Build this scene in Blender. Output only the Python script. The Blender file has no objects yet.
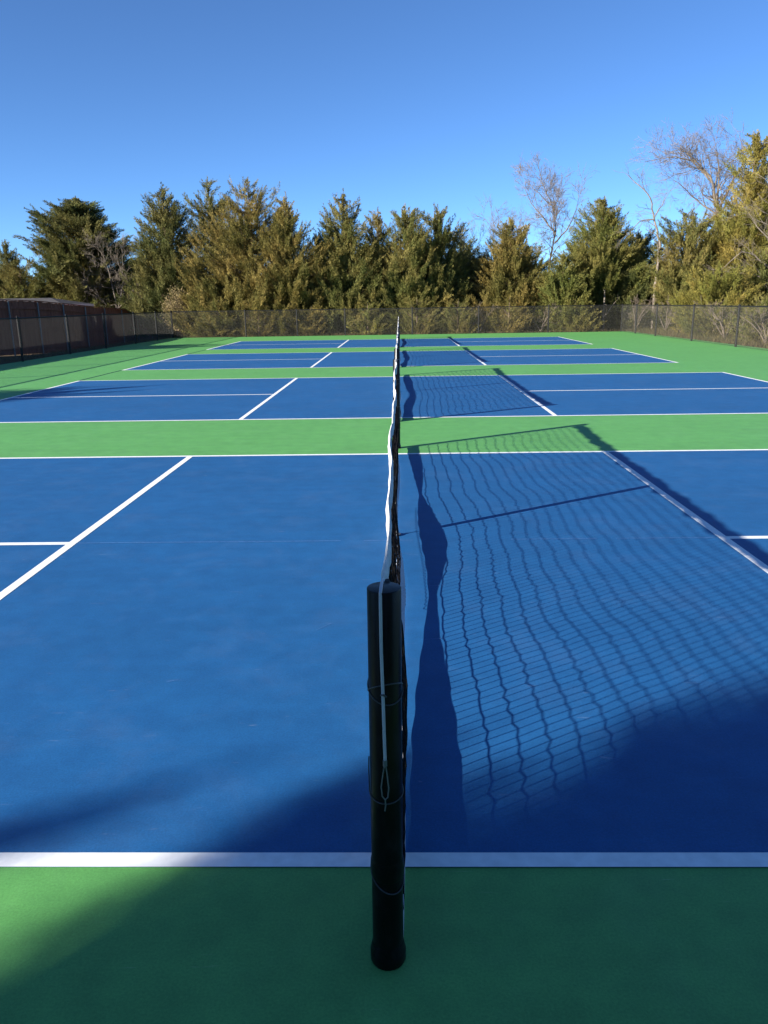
import bpy, math, random
import numpy as np

scn = bpy.context.scene
COL = scn.collection
R_ = math.radians

# ------------------------------------------------------------------ helpers
def link(o, parent=None):
    COL.objects.link(o)
    if parent is not None:
        o.parent = parent
    return o

def tag(o, label=None, cat=None, group=None, kind=None):
    if label: o['label'] = label
    if cat: o['category'] = cat
    if group: o['group'] = group
    if kind: o['kind'] = kind
    return o

def empty(name, loc, label, cat, group=None):
    o = bpy.data.objects.new(name, None)
    o.empty_display_size = 0.2
    o.location = loc
    link(o)
    return tag(o, label, cat, group)

def mesh_np(name, V, F, mat, parent=None, smooth=False, F3=None):
    V = np.asarray(V, dtype=np.float32).reshape(-1, 3)
    me = bpy.data.meshes.new(name)
    F = np.asarray(F, dtype=np.int32).reshape(-1, 4) if F is not None and len(F) else np.zeros((0, 4), np.int32)
    T = np.asarray(F3, dtype=np.int32).reshape(-1, 3) if F3 is not None and len(F3) else np.zeros((0, 3), np.int32)
    me.vertices.add(len(V)); me.vertices.foreach_set('co', V.ravel())
    me.loops.add(F.size + T.size)
    me.loops.foreach_set('vertex_index', np.concatenate([F.ravel(), T.ravel()]).astype(np.int32))
    me.polygons.add(len(F) + len(T))
    st = np.concatenate([np.arange(len(F)) * 4, len(F) * 4 + np.arange(len(T)) * 3]).astype(np.int32)
    me.polygons.foreach_set('loop_start', st)
    if smooth:
        me.polygons.foreach_set('use_smooth', np.ones(len(F) + len(T), dtype=bool))
    me.update(calc_edges=True)
    me.materials.append(mat)
    o = bpy.data.objects.new(name, me)
    return link(o, parent)

class MB:
    """collects polygons, then links them as ONE mesh object"""
    def __init__(s): s.v = []; s.f = []
    def add(s, vs, fs):
        k = len(s.v); s.v += [tuple(map(float, p)) for p in vs]; s.f += [tuple(i + k for i in f) for f in fs]
    def box(s, a, b):
        x0, y0, z0 = a; x1, y1, z1 = b
        s.add([(x0,y0,z0),(x1,y0,z0),(x1,y1,z0),(x0,y1,z0),(x0,y0,z1),(x1,y0,z1),(x1,y1,z1),(x0,y1,z1)],
              [(0,3,2,1),(4,5,6,7),(0,1,5,4),(1,2,6,5),(2,3,7,6),(3,0,4,7)])
    def sheet(s, x0, y0, x1, y1, z):
        s.add([(x0,y0,z),(x1,y0,z),(x1,y1,z),(x0,y1,z)], [(0,1,2,3)])
    def tube(s, pts, r, n=8, cap=True):
        P = np.array(pts, float); m = len(P)
        rr = np.full(m, r) if np.isscalar(r) else np.array(r, float)
        tg = np.gradient(P, axis=0); tg /= np.linalg.norm(tg, axis=1)[:, None] + 1e-12
        a = np.array([0, 0, 1.]) if abs(tg[0][2]) < .9 else np.array([1., 0, 0])
        u = np.cross(tg[0], a); u /= np.linalg.norm(u)
        vs = []
        for i in range(m):
            u = u - tg[i] * (u @ tg[i]); u /= np.linalg.norm(u) + 1e-12
            w = np.cross(tg[i], u)
            for k in range(n):
                t = 2 * math.pi * k / n
                vs.append(P[i] + rr[i] * (math.cos(t) * u + math.sin(t) * w))
        fs = [(i*n+k, i*n+(k+1) % n, (i+1)*n+(k+1) % n, (i+1)*n+k) for i in range(m-1) for k in range(n)]
        if cap: fs += [tuple(reversed(range(n))), tuple(range((m-1)*n, m*n))]
        s.add(vs, fs)
    def lathe(s, prof, n=48, c=(0, 0), lean=(0, 0)):
        vs = []
        for r, z in prof:
            for k in range(n):
                t = 2 * math.pi * k / n
                vs.append((c[0] + lean[0]*z + r*math.cos(t), c[1] + lean[1]*z + r*math.sin(t), z))
        fs = [(i*n+k, i*n+(k+1) % n, (i+1)*n+(k+1) % n, (i+1)*n+k) for i in range(len(prof)-1) for k in range(n)]
        fs += [tuple(reversed(range(n))), tuple(range((len(prof)-1)*n, len(prof)*n))]
        s.add(vs, fs)
    def build(s, name, mat, parent=None, smooth=False, bevel=0):
        me = bpy.data.meshes.new(name); me.from_pydata(s.v, [], s.f); me.update()
        me.materials.append(mat)
        o = bpy.data.objects.new(name, me); link(o, parent)
        if smooth:
            me.polygons.foreach_set('use_smooth', np.ones(len(me.polygons), dtype=bool))
            try: me.set_sharp_from_angle(angle=R_(40))
            except Exception: pass
        if bevel:
            b = o.modifiers.new('bevel', 'BEVEL'); b.width = bevel; b.segments = 2; b.limit_method = 'ANGLE'
        return o

def prisms(P0, P1, r0, r1, n=3):
    """independent tapered rods, vectorised"""
    P0 = np.asarray(P0, float); P1 = np.asarray(P1, float); N = len(P0)
    r0 = np.broadcast_to(np.asarray(r0, float), (N,)); r1 = np.broadcast_to(np.asarray(r1, float), (N,))
    d = P1 - P0; d /= np.linalg.norm(d, axis=1)[:, None] + 1e-12
    a = np.where(np.abs(d[:, 2:3]) < .8, np.array([[0, 0, 1.]]), np.array([[1., 0, 0]]))
    u = np.cross(d, a); u /= np.linalg.norm(u, axis=1)[:, None] + 1e-12
    w = np.cross(d, u)
    V = np.zeros((N, 2*n, 3))
    for k in range(n):
        t = 2 * math.pi * k / n
        o = math.cos(t) * u + math.sin(t) * w
        V[:, k] = P0 + o * r0[:, None]; V[:, n+k] = P1 + o * r1[:, None]
    F = np.array([[k, (k+1) % n, n+(k+1) % n, n+k] for k in range(n)])
    F = (F[None] + (np.arange(N) * 2 * n)[:, None, None]).reshape(-1, 4)
    return V.reshape(-1, 3), F

def join_np(parts):
    V = []; F = []; k = 0
    for v, f in parts:
        V.append(v); F.append(f + k); k += len(v)
    return np.concatenate(V), np.concatenate(F)

# ------------------------------------------------------------------ materials
def new_mat(name):
    m = bpy.data.materials.new(name); m.use_nodes = True
    nt = m.node_tree; b = nt.nodes['Principled BSDF']
    return m, nt, b

def N(nt, typ, **kw):
    n = nt.nodes.new(typ)
    for k, v in kw.items():
        if k in n.inputs.keys(): n.inputs[k].default_value = v
        else: setattr(n, k, v)
    return n

def ramp(nt, stops):
    r = nt.nodes.new('ShaderNodeValToRGB')
    e = r.color_ramp.elements
    while len(e) < len(stops): e.new(.5)
    for i, (p, c) in enumerate(stops):
        e[i].position = p; e[i].color = (*c, 1) if len(c) == 3 else c
    return r

def mixc(nt, fac, a, b, blend='MIX'):
    m = nt.nodes.new('ShaderNodeMix'); m.data_type = 'RGBA'; m.blend_type = blend
    for s, v in ((0, fac), (6, a), (7, b)):
        if isinstance(v, bpy.types.NodeSocket): nt.links.new(v, m.inputs[s])
        elif s == 0: m.inputs[0].default_value = v
        else: m.inputs[s].default_value = (*v, 1)
    return m.outputs[2]

def simple(name, c, rough=.5, spec=.5, metal=0, noise=.0, scale=20, bump=0):
    m, nt, b = new_mat(name)
    b.inputs['Roughness'].default_value = rough
    b.inputs['Specular IOR Level'].default_value = spec
    b.inputs['Metallic'].default_value = metal
    tc = N(nt, 'ShaderNodeTexCoord')
    nz = N(nt, 'ShaderNodeTexNoise', Scale=scale, Detail=6.0)
    nt.links.new(tc.outputs['Object'], nz.inputs['Vector'])
    lo = tuple(x * (1 - noise) for x in c); hi = tuple(min(1, x * (1 + noise)) for x in c)
    r = ramp(nt, [(.3, lo), (.7, hi)])
    nt.links.new(nz.outputs['Fac'], r.inputs['Fac'])
    nt.links.new(r.outputs['Color'], b.inputs['Base Color'])
    if bump:
        bp = N(nt, 'ShaderNodeBump', Strength=bump, Distance=.01)
        nt.links.new(nz.outputs['Fac'], bp.inputs['Height']); nt.links.new(bp.outputs['Normal'], b.inputs['Normal'])
    return m

def acrylic(name, c, rough=.62, spec=.3, var=.10):
    """sand-filled acrylic court paint: roller blotches, fine grit, small scuffs"""
    m, nt, b = new_mat(name)
    L = nt.links
    b.inputs['Roughness'].default_value = rough
    b.inputs['Specular IOR Level'].default_value = spec
    tc = N(nt, 'ShaderNodeTexCoord')
    big = N(nt, 'ShaderNodeTexNoise', Scale=.9, Detail=5.0, Roughness=.6)
    L.new(tc.outputs['Object'], big.inputs['Vector'])
    lo = tuple(x * (1 - var) for x in c); hi = tuple(x * (1 + var) for x in c)
    r1 = ramp(nt, [(.3, lo), (.7, hi)]); L.new(big.outputs['Fac'], r1.inputs['Fac'])
    # stretched squeegee strokes
    mp = N(nt, 'ShaderNodeMapping'); mp.inputs['Scale'].default_value = (.6, 7, 1)
    L.new(tc.outputs['Object'], mp.inputs['Vector'])
    st = N(nt, 'ShaderNodeTexNoise', Scale=1.5, Detail=4.0); L.new(mp.outputs['Vector'], st.inputs['Vector'])
    r2 = ramp(nt, [(.35, (.95, .95, .95)), (.7, (1.04, 1.04, 1.04))]); L.new(st.outputs['Fac'], r2.inputs['Fac'])
    c1 = mixc(nt, .8, r1.outputs['Color'], r2.outputs['Color'], 'MULTIPLY')
    # fine grit
    gr = N(nt, 'ShaderNodeTexNoise', Scale=150.0, Detail=5.0, Roughness=.75); L.new(tc.outputs['Object'], gr.inputs['Vector'])
    r3 = ramp(nt, [(.3, (.76, .76, .76)), (.7, (1.24, 1.24, 1.24))]); L.new(gr.outputs['Fac'], r3.inputs['Fac'])
    c2 = mixc(nt, .8, c1, r3.outputs['Color'], 'MULTIPLY')
    mt = N(nt, 'ShaderNodeTexNoise', Scale=7.0, Detail=7.0, Roughness=.65); L.new(tc.outputs['Object'], mt.inputs['Vector'])
    r5 = ramp(nt, [(.33, (.88, .89, .91)), (.67, (1.09, 1.08, 1.06))]); L.new(mt.outputs['Fac'], r5.inputs['Fac'])
    c2 = mixc(nt, 1.0, c2, r5.outputs['Color'], 'MULTIPLY')
    du = N(nt, 'ShaderNodeTexNoise', Scale=2.3, Detail=9.0, Roughness=.7, Distortion=.4); L.new(tc.outputs['Object'], du.inputs['Vector'])
    r6 = ramp(nt, [(.50, (0, 0, 0)), (.78, (.13, .13, .13))]); L.new(du.outputs['Fac'], r6.inputs['Fac'])
    c2 = mixc(nt, r6.outputs['Color'], c2, tuple(min(1, x * .8 + .14) for x in c))
    # pale scuffs: thin stretched flecks
    mp2 = N(nt, 'ShaderNodeMapping'); mp2.inputs['Scale'].default_value = (3.0, 26, 1); mp2.inputs['Rotation'].default_value = (0, 0, .5)
    L.new(tc.outputs['Object'], mp2.inputs['Vector'])
    sc = N(nt, 'ShaderNodeTexNoise', Scale=2.2, Detail=3.0, Roughness=.5, Distortion=.6); L.new(mp2.outputs['Vector'], sc.inputs['Vector'])
    r4 = ramp(nt, [(.70, (0, 0, 0)), (.80, (.30, .30, .30))]); L.new(sc.outputs['Fac'], r4.inputs['Fac'])
    c3 = mixc(nt, r4.outputs['Color'], c2, tuple(min(1, x * .6 + .35) for x in c))
    L.new(c3, b.inputs['Base Color'])
    bp = N(nt, 'ShaderNodeBump', Strength=.35, Distance=.0015)
    L.new(gr.outputs['Fac'], bp.inputs['Height']); L.new(bp.outputs['Normal'], b.inputs['Normal'])
    return m

def foliage(name, c1, c2, scale=.55, trans=.25):
    """needle sprays: green drifting to winter bronze from clump to clump"""
    m, nt, b = new_mat(name); L = nt.links
    tc = N(nt, 'ShaderNodeTexCoord')
    a = N(nt, 'ShaderNodeTexNoise', Scale=scale, Detail=3.0, Roughness=.65); L.new(tc.outputs['Object'], a.inputs['Vector'])
    r = ramp(nt, [(.38, c1), (.62, c2)]); L.new(a.outputs['Fac'], r.inputs['Fac'])
    f = N(nt, 'ShaderNodeTexNoise', Scale=9.0, Detail=2.0); L.new(tc.outputs['Object'], f.inputs['Vector'])
    r2 = ramp(nt, [(.3, (.55, .57, .60)), (.7, (1.5, 1.43, 1.25))]); L.new(f.outputs['Fac'], r2.inputs['Fac'])  # fine tone noise, its contrast painting in lit clumps and dark gaps
    c = mixc(nt, 1.0, r.outputs['Color'], r2.outputs['Color'], 'MULTIPLY')
    L.new(c, b.inputs['Base Color'])
    b.inputs['Roughness'].default_value = .75; b.inputs['Specular IOR Level'].default_value = .15
    t = N(nt, 'ShaderNodeBsdfTranslucent'); L.new(c, t.inputs['Color'])
    mx = N(nt, 'ShaderNodeMixShader'); mx.inputs[0].default_value = trans
    L.new(b.outputs[0], mx.inputs[1]); L.new(t.outputs[0], mx.inputs[2])
    L.new(mx.outputs[0], nt.nodes['Material Output'].inputs['Surface'])
    return m

M = {}
M['blue'] = acrylic('court_blue', (.0105, .096, .262), var=.07)
M['green'] = acrylic('court_green', (.106, .332, .088), var=.05)
M['line'] = simple('line_paint', (.80, .81, .81), .65, .3, noise=.09, scale=22)
M['chalk'] = simple('chalk', (.10, .22, .46), .8, .2, noise=.3, scale=40)
M['joint'] = simple('joint', (.02, .06, .05), .9, .1, noise=.3, scale=30)
M['slab'] = simple('concrete', (.33, .32, .30), .9, .2, noise=.2, scale=8)
M['black'] = simple('black_powder_coat', (.0035, .0035, .004), .28, .18, noise=.15, scale=60)
def post_mat():
    m, nt, b = new_mat('black_post_paint'); L = nt.links
    tc = N(nt, 'ShaderNodeTexCoord')
    mp = N(nt, 'ShaderNodeMapping'); mp.inputs['Scale'].default_value = (14, 14, 5); L.new(tc.outputs['Object'], mp.inputs['Vector'])
    a = N(nt, 'ShaderNodeTexNoise', Scale=2.0, Detail=9.0, Roughness=.7); L.new(mp.outputs['Vector'], a.inputs['Vector'])
    r = ramp(nt, [(.50, (.0035, .0035, .004)), (.72, (.013, .013, .013)), (.80, (.05, .05, .048))]); L.new(a.outputs['Fac'], r.inputs['Fac'])
    L.new(r.outputs['Color'], b.inputs['Base Color'])
    rr = ramp(nt, [(.35, (.25, .25, .25)), (.7, (.5, .5, .5))]); L.new(a.outputs['Fac'], rr.inputs['Fac']); L.new(rr.outputs['Color'], b.inputs['Roughness'])
    b.inputs['Specular IOR Level'].default_value = .2
    return m
M['black'] = post_mat()
M['vinyl'] = simple('black_vinyl', (.010, .010, .011), .5, .2, noise=.2, scale=30)
M['mesh'] = simple('grey_mesh', (.080, .077, .070), .6, .4, noise=.15, scale=30)  # lighter grey than the black posts and rails
M['cord'] = simple('net_cord', (.006, .006, .007), .9, .1, noise=.2, scale=80)
M['tape'] = simple('white_vinyl_tape', (.50, .50, .51), .65, .25, noise=.20, scale=45, bump=.3)
M['band'] = simple('grey_band', (.42, .43, .46), .6, .3, noise=.25, scale=120)
M['cable'] = simple('coated_cable', (.50, .50, .52), .5, .4, noise=.06, scale=60)
M['wire'] = simple('dark_lacing', (.05, .05, .052), .5, .5, noise=.2, scale=80)
M['steel'] = simple('dull_steel', (.20, .20, .20), .5, .4, .5, noise=.1, scale=40)
M['galv'] = simple('galvanised_post', (.20, .20, .20), .6, .4, .2, noise=.15, scale=20)
M['bark'] = simple('cedar_bark', (.16, .115, .085), .9, .1, noise=.3, scale=14, bump=.4)
M['greybark'] = simple('grey_bark', (.18, .15, .12), .9, .1, noise=.3, scale=10)
M['redbark'] = simple('reddish_twig', (.205, .16, .115), .9, .1, noise=.3, scale=8)
M['deadbark'] = simple('dead_brush', (.17, .135, .105), .9, .1, noise=.35, scale=6)
M['dark'] = foliage('cedar_dark', (0.095, 0.112, 0.038), (0.175, 0.155, 0.055))
M['olive'] = foliage('cedar_olive', (0.118, 0.13, 0.04), (0.22, 0.18, 0.06))
M['bronze'] = foliage('cedar_bronze', (0.13, 0.125, 0.038), (0.255, 0.195, 0.064))
M['bright'] = foliage('cedar_bright', (0.128, 0.145, 0.04), (0.22, 0.19, 0.06))
M['gold'] = foliage('cedar_gold', (0.165, 0.168, 0.04), (0.262, 0.208, 0.058))
M['tan'] = foliage('tan_leaf', (.19, .155, .08), (.26, .20, .11))

def plank_mat():
    m, nt, b = new_mat('stained_cedar_boards'); L = nt.links
    b.inputs['Roughness'].default_value = .8; b.inputs['Specular IOR Level'].default_value = .2
    tc = N(nt, 'ShaderNodeTexCoord')
    mp = N(nt, 'ShaderNodeMapping'); mp.inputs['Scale'].default_value = (7, 7, .6); L.new(tc.outputs['Object'], mp.inputs['Vector'])
    a = N(nt, 'ShaderNodeTexNoise', Scale=1.0, Detail=5.0); L.new(mp.outputs['Vector'], a.inputs['Vector'])
    r = ramp(nt, [(.3, (.165, .062, .042)), (.55, (.210, .080, .053)), (.75, (.24, .108, .077))]); L.new(a.outputs['Fac'], r.inputs['Fac'])
    L.new(r.outputs['Color'], b.inputs['Base Color'])
    return m
M['plank'] = plank_mat()

def ground_mat():
    m, nt, b = new_mat('winter_ground'); L = nt.links
    b.inputs['Roughness'].default_value = .95; b.inputs['Specular IOR Level'].default_value = .1
    tc = N(nt, 'ShaderNodeTexCoord')
    a = N(nt, 'ShaderNodeTexNoise', Scale=.5, Detail=8.0, Roughness=.7); L.new(tc.outputs['Object'], a.inputs['Vector'])
    r = ramp(nt, [(.3, (.075, .055, .035)), (.5, (.14, .105, .06)), (.7, (.12, .115, .05))]); L.new(a.outputs['Fac'], r.inputs['Fac'])
    f = N(nt, 'ShaderNodeTexNoise', Scale=14.0, Detail=4.0); L.new(tc.outputs['Object'], f.inputs['Vector'])
    r2 = ramp(nt, [(.3, (.6, .6, .6)), (.7, (1.35, 1.35, 1.35))]); L.new(f.outputs['Fac'], r2.inputs['Fac'])
    L.new(mixc(nt, 1.0, r.outputs['Color'], r2.outputs['Color'], 'MULTIPLY'), b.inputs['Base Color'])
    bp = N(nt, 'ShaderNodeBump', Strength=.6, Distance=.05); L.new(f.outputs['Fac'], bp.inputs['Height']); L.new(bp.outputs['Normal'], b.inputs['Normal'])
    return m
M['ground'] = ground_mat()

# ------------------------------------------------------------------ ground, courts
FX, FY0, FY1 = 10.85, -5.0, 36.75           # fence rectangle
def gz(x, y):
    """the land falls away beyond the far left of the court pad"""
    s = np.clip((y - 20) / 24, 0, 1) * np.clip((-11.6 - x) / 2.4, 0, 1)
    return -0.07 - .62 * s * s * (3 - 2 * s)
xs = np.concatenate([[-900, -300, -120, -60], np.linspace(-40, 40, 81), [60, 120, 300, 900]])
ys = np.concatenate([[-600, -200, -60, -30], np.linspace(-15, 75, 91), [100, 160, 400, 1500]])
X, Y = np.meshgrid(xs, ys)
V = np.stack([X, Y, gz(X, Y)], -1).reshape(-1, 3)
nx, ny = len(xs), len(ys)
F = np.array([[j*nx+i, j*nx+i+1, (j+1)*nx+i+1, (j+1)*nx+i] for j in range(ny-1) for i in range(nx-1)])
tag(mesh_np('ground', V, F, M['ground'], smooth=True), kind='structure')

mb = MB(); mb.box((-FX-.12, FY0-.2, -.12), (FX+.12, FY1+.12, -.004))
tag(mb.build('court_slab', M['slab']), kind='structure')
mb = MB(); mb.sheet(-FX-.1, FY0-.18, FX+.1, FY1+.1, 0)
tag(mb.build('court_apron', M['green']), kind='structure')

HL, W = 6.706, 6.096
COURT_Y = [0.0, 8.636, 17.384, 25.984]
bl = MB(); ln = MB(); lw = .0575; K = 2.134
for y in COURT_Y:
    bl.sheet(-HL, y, HL, y+W, .0015)
    z = .003
    ln.sheet(-HL, y, HL, y+lw, z); ln.sheet(-HL, y+W-lw, HL, y+W, z)
    for s in (-1, 1):
        ln.sheet(min(s*HL, s*(HL-lw)), y+lw, max(s*HL, s*(HL-lw)), y+W-lw, z)
        ln.sheet(min(s*K, s*(K-lw)), y+lw, max(s*K, s*(K-lw)), y+W-lw, z)
        a, b = sorted((s*K, s*(HL-lw))); ln.sheet(a, y+W/2-lw/2, b, y+W/2+lw/2, z)
tag(bl.build('playing_surface', M['blue']), kind='structure')
tag(ln.build('court_lines', M['line']), kind='structure')
ch = MB()
for (a, b) in ((-2.08, -.35), (-.2, .12), (.75, 1.3), (1.42, 2.05)): ch.sheet(a, 3.044, b, 3.050, .0045)
for (x, y, l, a) in ((.14, 3.9, .07, .4), (.23, 2.2, .05, .2), (.18, 1.5, .05, .1), (-.33, 1.65, .05, .9), (.9, 2.1, .04, .2), (-.9, 1.1, .025, .5), (.1, 2.75, .09, -.3)):
    c, s = math.cos(a), math.sin(a)
    ch.add([(x-c*l-s*.001, y-s*l+c*.001, .0045), (x-c*l+s*.001, y-s*l-c*.001, .0045), (x+c*l+s*.001, y+s*l-c*.001, .0045), (x+c*l-s*.001, y+s*l+c*.001, .0045)], [(0, 1, 2, 3)])
tag(ch.build('chalk_marks', M['chalk']), kind='structure')
jt = MB()
for k in range(3):
    jt.sheet(-HL-.03, COURT_Y[k]+W+.02, -HL+.03, COURT_Y[k+1]-.02, .0015)
tag(jt.build('pavement_joint', M['joint']), kind='structure')

# ------------------------------------------------------------------ pickleball nets
def net(k, y0, label):
    rng = np.random.default_rng(40 + k); random.seed(40 + k)
    L = 6.706; PH = .925
    root = empty('pickleball_net', (.004, y0 - .305, 0), label, 'net', 'pickleball nets standing one behind another')
    lean = (.004, 0)
    po_ = {}
    for yy in (0, L):
        p = MB()
        p.lathe([(.0355, .0), (.0355, PH-.002), (.0345, PH-.0004), (.033, PH)], 48, (0, yy), lean)
        po = p.build('post', M['black'], root, smooth=True); po_[-1 if yy == 0 else 1] = po
        c = MB()
        c.lathe([(.0395, .001), (.0415, .006), (.0415, .030), (.0385, .036), (.0385, .044), (.0370, .050), (.0359, .054)], 48, (0, yy), lean)
        c.build('base_collar', M['black'], po, smooth=True)
        t = MB()
        t.lathe([(.0358, .232), (.0374, .238), (.0378, .262), (.0372, .276), (.0358, .281)], 32, (0, yy), lean)
        t.build('wrap_band', M['black'], po, smooth=True)
    # height of the head cable: a shallow sag from post to post
    def top(y): s = y / L; return .908 - .10 * s * (1 - s)
    def foot(y): return .034/(1+math.exp((y-3.0)/.35))
    def sway(y):
        return .006*math.sin(y*2.1+k) + .004*math.sin(y*5.3+2*k) + .0015*math.sin(y*13+k)
    # head tape: folded, puckered strip over the cable
    n = 260; ys_ = np.linspace(.055, L-.055, n)
    ph = rng.uniform(0, 6.28, 8)
    t = MB(); vs = []; half = .060
    for y in ys_:
        tz = top(y)
        e = min(1, min(y, L-y)/.35)
        tilt = .04*math.sin(y*3.1+ph[0]) + .035*math.sin(y*7.9+ph[1]) + .04*math.sin(y*19+ph[2]) - .01
        wz = .004*math.sin(y*11+ph[3]) + .003*math.sin(y*27+ph[4])
        cx = sway(y)*e
        puck = .0038 + .002*math.sin(y*23+ph[5])*math.sin(y*9+ph[6])
        prof = [(-puck, -half*(1+.10*math.sin(y*17+ph[7]))), (-puck-.004, -half*.4), (-.0045, -.003), (0, .003), (.0045, -.003), (puck+.003, -half*.4), (puck, -half*(1+.10*math.sin(y*15+ph[3])))]
        ct, st = math.cos(tilt), math.sin(tilt)
        for (a, b) in prof: vs.append((cx + a*ct - b*st*.9, y, tz + wz + a*st + b*ct))
    m = 7
    fs = [(i*m+j, i*m+j+1, (i+1)*m+j+1, (i+1)*m+j) for i in range(n-1) for j in range(m-1)]
    t.add(vs, fs)
    to = t.build('top_tape', M['tape'], root, smooth=True)
    # foot band: follows the ground, twisting as it goes
    kn = np.array([(0.06, .036, .0), (.9, .046, -.10), (1.7, .060, -.75), (2.25, .070, -.98), (2.75, .086, -.5), (3.2, .094, -.05), (3.9, .088, -.60), (4.5, .080, -1.10), (5.2, .076, -.75), (5.9, .074, -.60), (6.65, .070, -.5)])
    if k: kn[:, 2] = .7*np.interp((kn[:, 0] * (1 + .2*k) + k) % L, kn[:, 0], kn[:, 2])
    def band_c(y): return np.interp(y, kn[:, 0], kn[:, 1])
    def band_a(y): return np.interp(y, kn[:, 0], kn[:, 2])
    n2 = 140; yb = np.linspace(.05, L-.05, n2); vs = []; bw = .034
    for y in yb:
        a = band_a(y); z = band_c(y); x = foot(y) + .008*math.sin(y*2.7+k)
        for s_, th in ((-1, -.0012), (1, -.0012), (1, .0012), (-1, .0012)):
            wob = bw*(1+.05*math.sin(y*21))
            vs.append((x + s_*wob*math.sin(a) + th*math.cos(a), y, z + s_*wob*math.cos(a) - th*math.sin(a)))
    b = MB()
    fs = [(i*4+j, i*4+(j+1) % 4, (i+1)*4+(j+1) % 4, (i+1)*4+j) for i in range(n2-1) for j in range(4)]
    b.add(vs, fs + [(3, 2, 1, 0), tuple(range((n2-1)*4, n2*4))])
    bo = b.build('bottom_band', M['band'], root, smooth=True)
    lc = MB()
    pts = []
    for i, y in enumerate(np.linspace(2.1, 4.1, 150)):
        a = band_a(y); x = foot(y) + .008*math.sin(y*2.7+k)
        pts.append((x - bw*math.sin(a) - .002*math.sin(i*1.7), y, band_c(y) - bw*math.cos(a) - .002 - .007*abs(math.sin(i*.8))))
    lc.tube(pts, .0013, 4); lc.build('lacing', M['cord'], bo)
    # netting: square knotted mesh, slack and wavy
    NC, NR = 134, 18
    yy = np.linspace(.075, L-.075, NC+1)
    G = np.zeros((NR+1, NC+1, 3))
    p = rng.uniform(0, 6.28, 12)
    jit = rng.normal(0, .0015, (NR+1, NC+1, 2))
    for j in range(NR+1):
        u = j / NR
        for i, y in enumerate(yy):
            zt = top(y) - .058; zb = band_c(y) + .030*math.cos(band_a(y))
            bulge = math.sin(u*math.pi)
            sag = (.0045*math.sin(y*2.2+p[0]+u*2.2) + .004*math.sin(y*4.7+p[1]-u*3.0) + .003*math.sin(y*9.5+p[2]+u*5)) * (.35+bulge*.8)
            zig = .0026*((i % 2)*2-1)*(1 if j % 2 else -.7) * min(1, 4*bulge)
            xx = sway(y)*u + (1-u)*(foot(y) + .008*math.sin(y*2.7+k)) + bulge*(.016*math.sin(y*1.7+p[3]) + .008*math.sin(y*4.1+p[4]+u*3))
            yo = .010*math.sin(y*3.3+p[5]+u*4)*bulge + .006*math.sin(j*1.9+y*2.0)*bulge
            G[j, i] = (xx + jit[j, i, 0], y + yo, zb + (zt-zb)*u + sag*.9 + zig + jit[j, i, 1])
    A = np.concatenate([G[:, :-1].reshape(-1, 3), G[:-1].reshape(-1, 3)])
    B = np.concatenate([G[:, 1:].reshape(-1, 3), G[1:].reshape(-1, 3)])
    v, f = prisms(A, B, .0022, .0022, 3)
    mesh_np('netting', v, f, M['cord'], root)
    # side tapes: net ends bound to the posts
    for yv in (.062, L-.062):
        s = MB(); e = .012 if yv < 1 else -.012
        s.tube([(0, yv, .08), (.004, yv+e*.3, .3), (-.003, yv, .55), (0, yv, .86)], .006, 6)
        s.build('side_cord', M['cord'], root, smooth=True)
    # centre strap to a ground anchor
    yc = L/2 + .12
    st = MB()
    zt = top(yc)
    prof = [(0, zt+.008, .034), (-.009, zt-.02, .034), (-.008, .5, .032), (.008, .13, .030), (.012, .10, .006), (.006, .02, .006)]
    vs = []
    for (x, z, hw) in prof:
        vs += [(x-.0015, yc-hw, z), (x-.0015, yc+hw, z), (x+.0015, yc+hw, z), (x+.0015, yc-hw, z)]
    st.add(vs, [(i*4+j, i*4+(j+1) % 4, (i+1)*4+(j+1) % 4, (i+1)*4+j) for i in range(5) for j in range(4)] + [(3, 2, 1, 0), (20, 21, 22, 23)])
    so = st.build('centre_strap', M['tape'], root)
    an = MB(); an.lathe([(.030, .0085), (.030, .014), (.012, .020), (.012, .03)], 20, (.006, yc)); an.build('anchor', M['steel'], so, smooth=True)
    # cable over the post top and down its outer face, ending in a loop
    for (yp, sg) in ((0, -1), (L, 1)):
        q = lambda t_, dy, z_: (t_, yp + sg*dy, z_)
        c = MB()
        c.tube([q(0, -.075, .908), q(.0, -.045, .925), q(-.001, -.01, PH+.005), q(-.002, .022, PH+.005), q(-.003, .033, PH), q(-.003, .0390, PH-.02), q(-.003, .0392, .80), q(-.001, .0394, .70), q(0, .0397, .62), q(.001, .0400, .56), q(.001, .0400, .535)], .0034, 8)
        co = c.build('head_cable', M['cable'], root, smooth=True)
        l_ = MB()
        l_.tube([q(.001, .040, .545), q(-.004, .041, .515), q(-.008, .041, .485), q(-.006, .041, .462), q(.0, .041, .454), q(.006, .041, .460), q(.008, .041, .482), q(.005, .041, .515), q(.001, .040, .545)], .0017, 6, cap=False)
        l_.tube([q(0, .041, .454), q(.001, .040, .44), q(-.001, .039, .425)], .0018, 6)
        l_.tube([q(.001, .040, .55), q(.001, .040, .535)], .0045, 8)
        l_.build('cable_loop', M['steel'], co, smooth=True)
        def lash(pts, r):
            w_ = MB(); w_.tube(pts, r, 6); w_.build('lashing', M['wire'], po_[sg], smooth=True)
        def ring(z0, dz, r, ph0=0):
            lash([(r*math.cos(ph0+a) + .004*z0, yp + r*math.sin(ph0+a), z0 + dz*math.sin(a)) for a in np.linspace(0, 2*math.pi, 40)], .0016)
        for z0, dz, ph0 in ((.700, .024, .3), (.700, -.024, .3), (.450, .010, 0), (.235, .03, .6)): ring(z0, dz, .0368, ph0)
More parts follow.
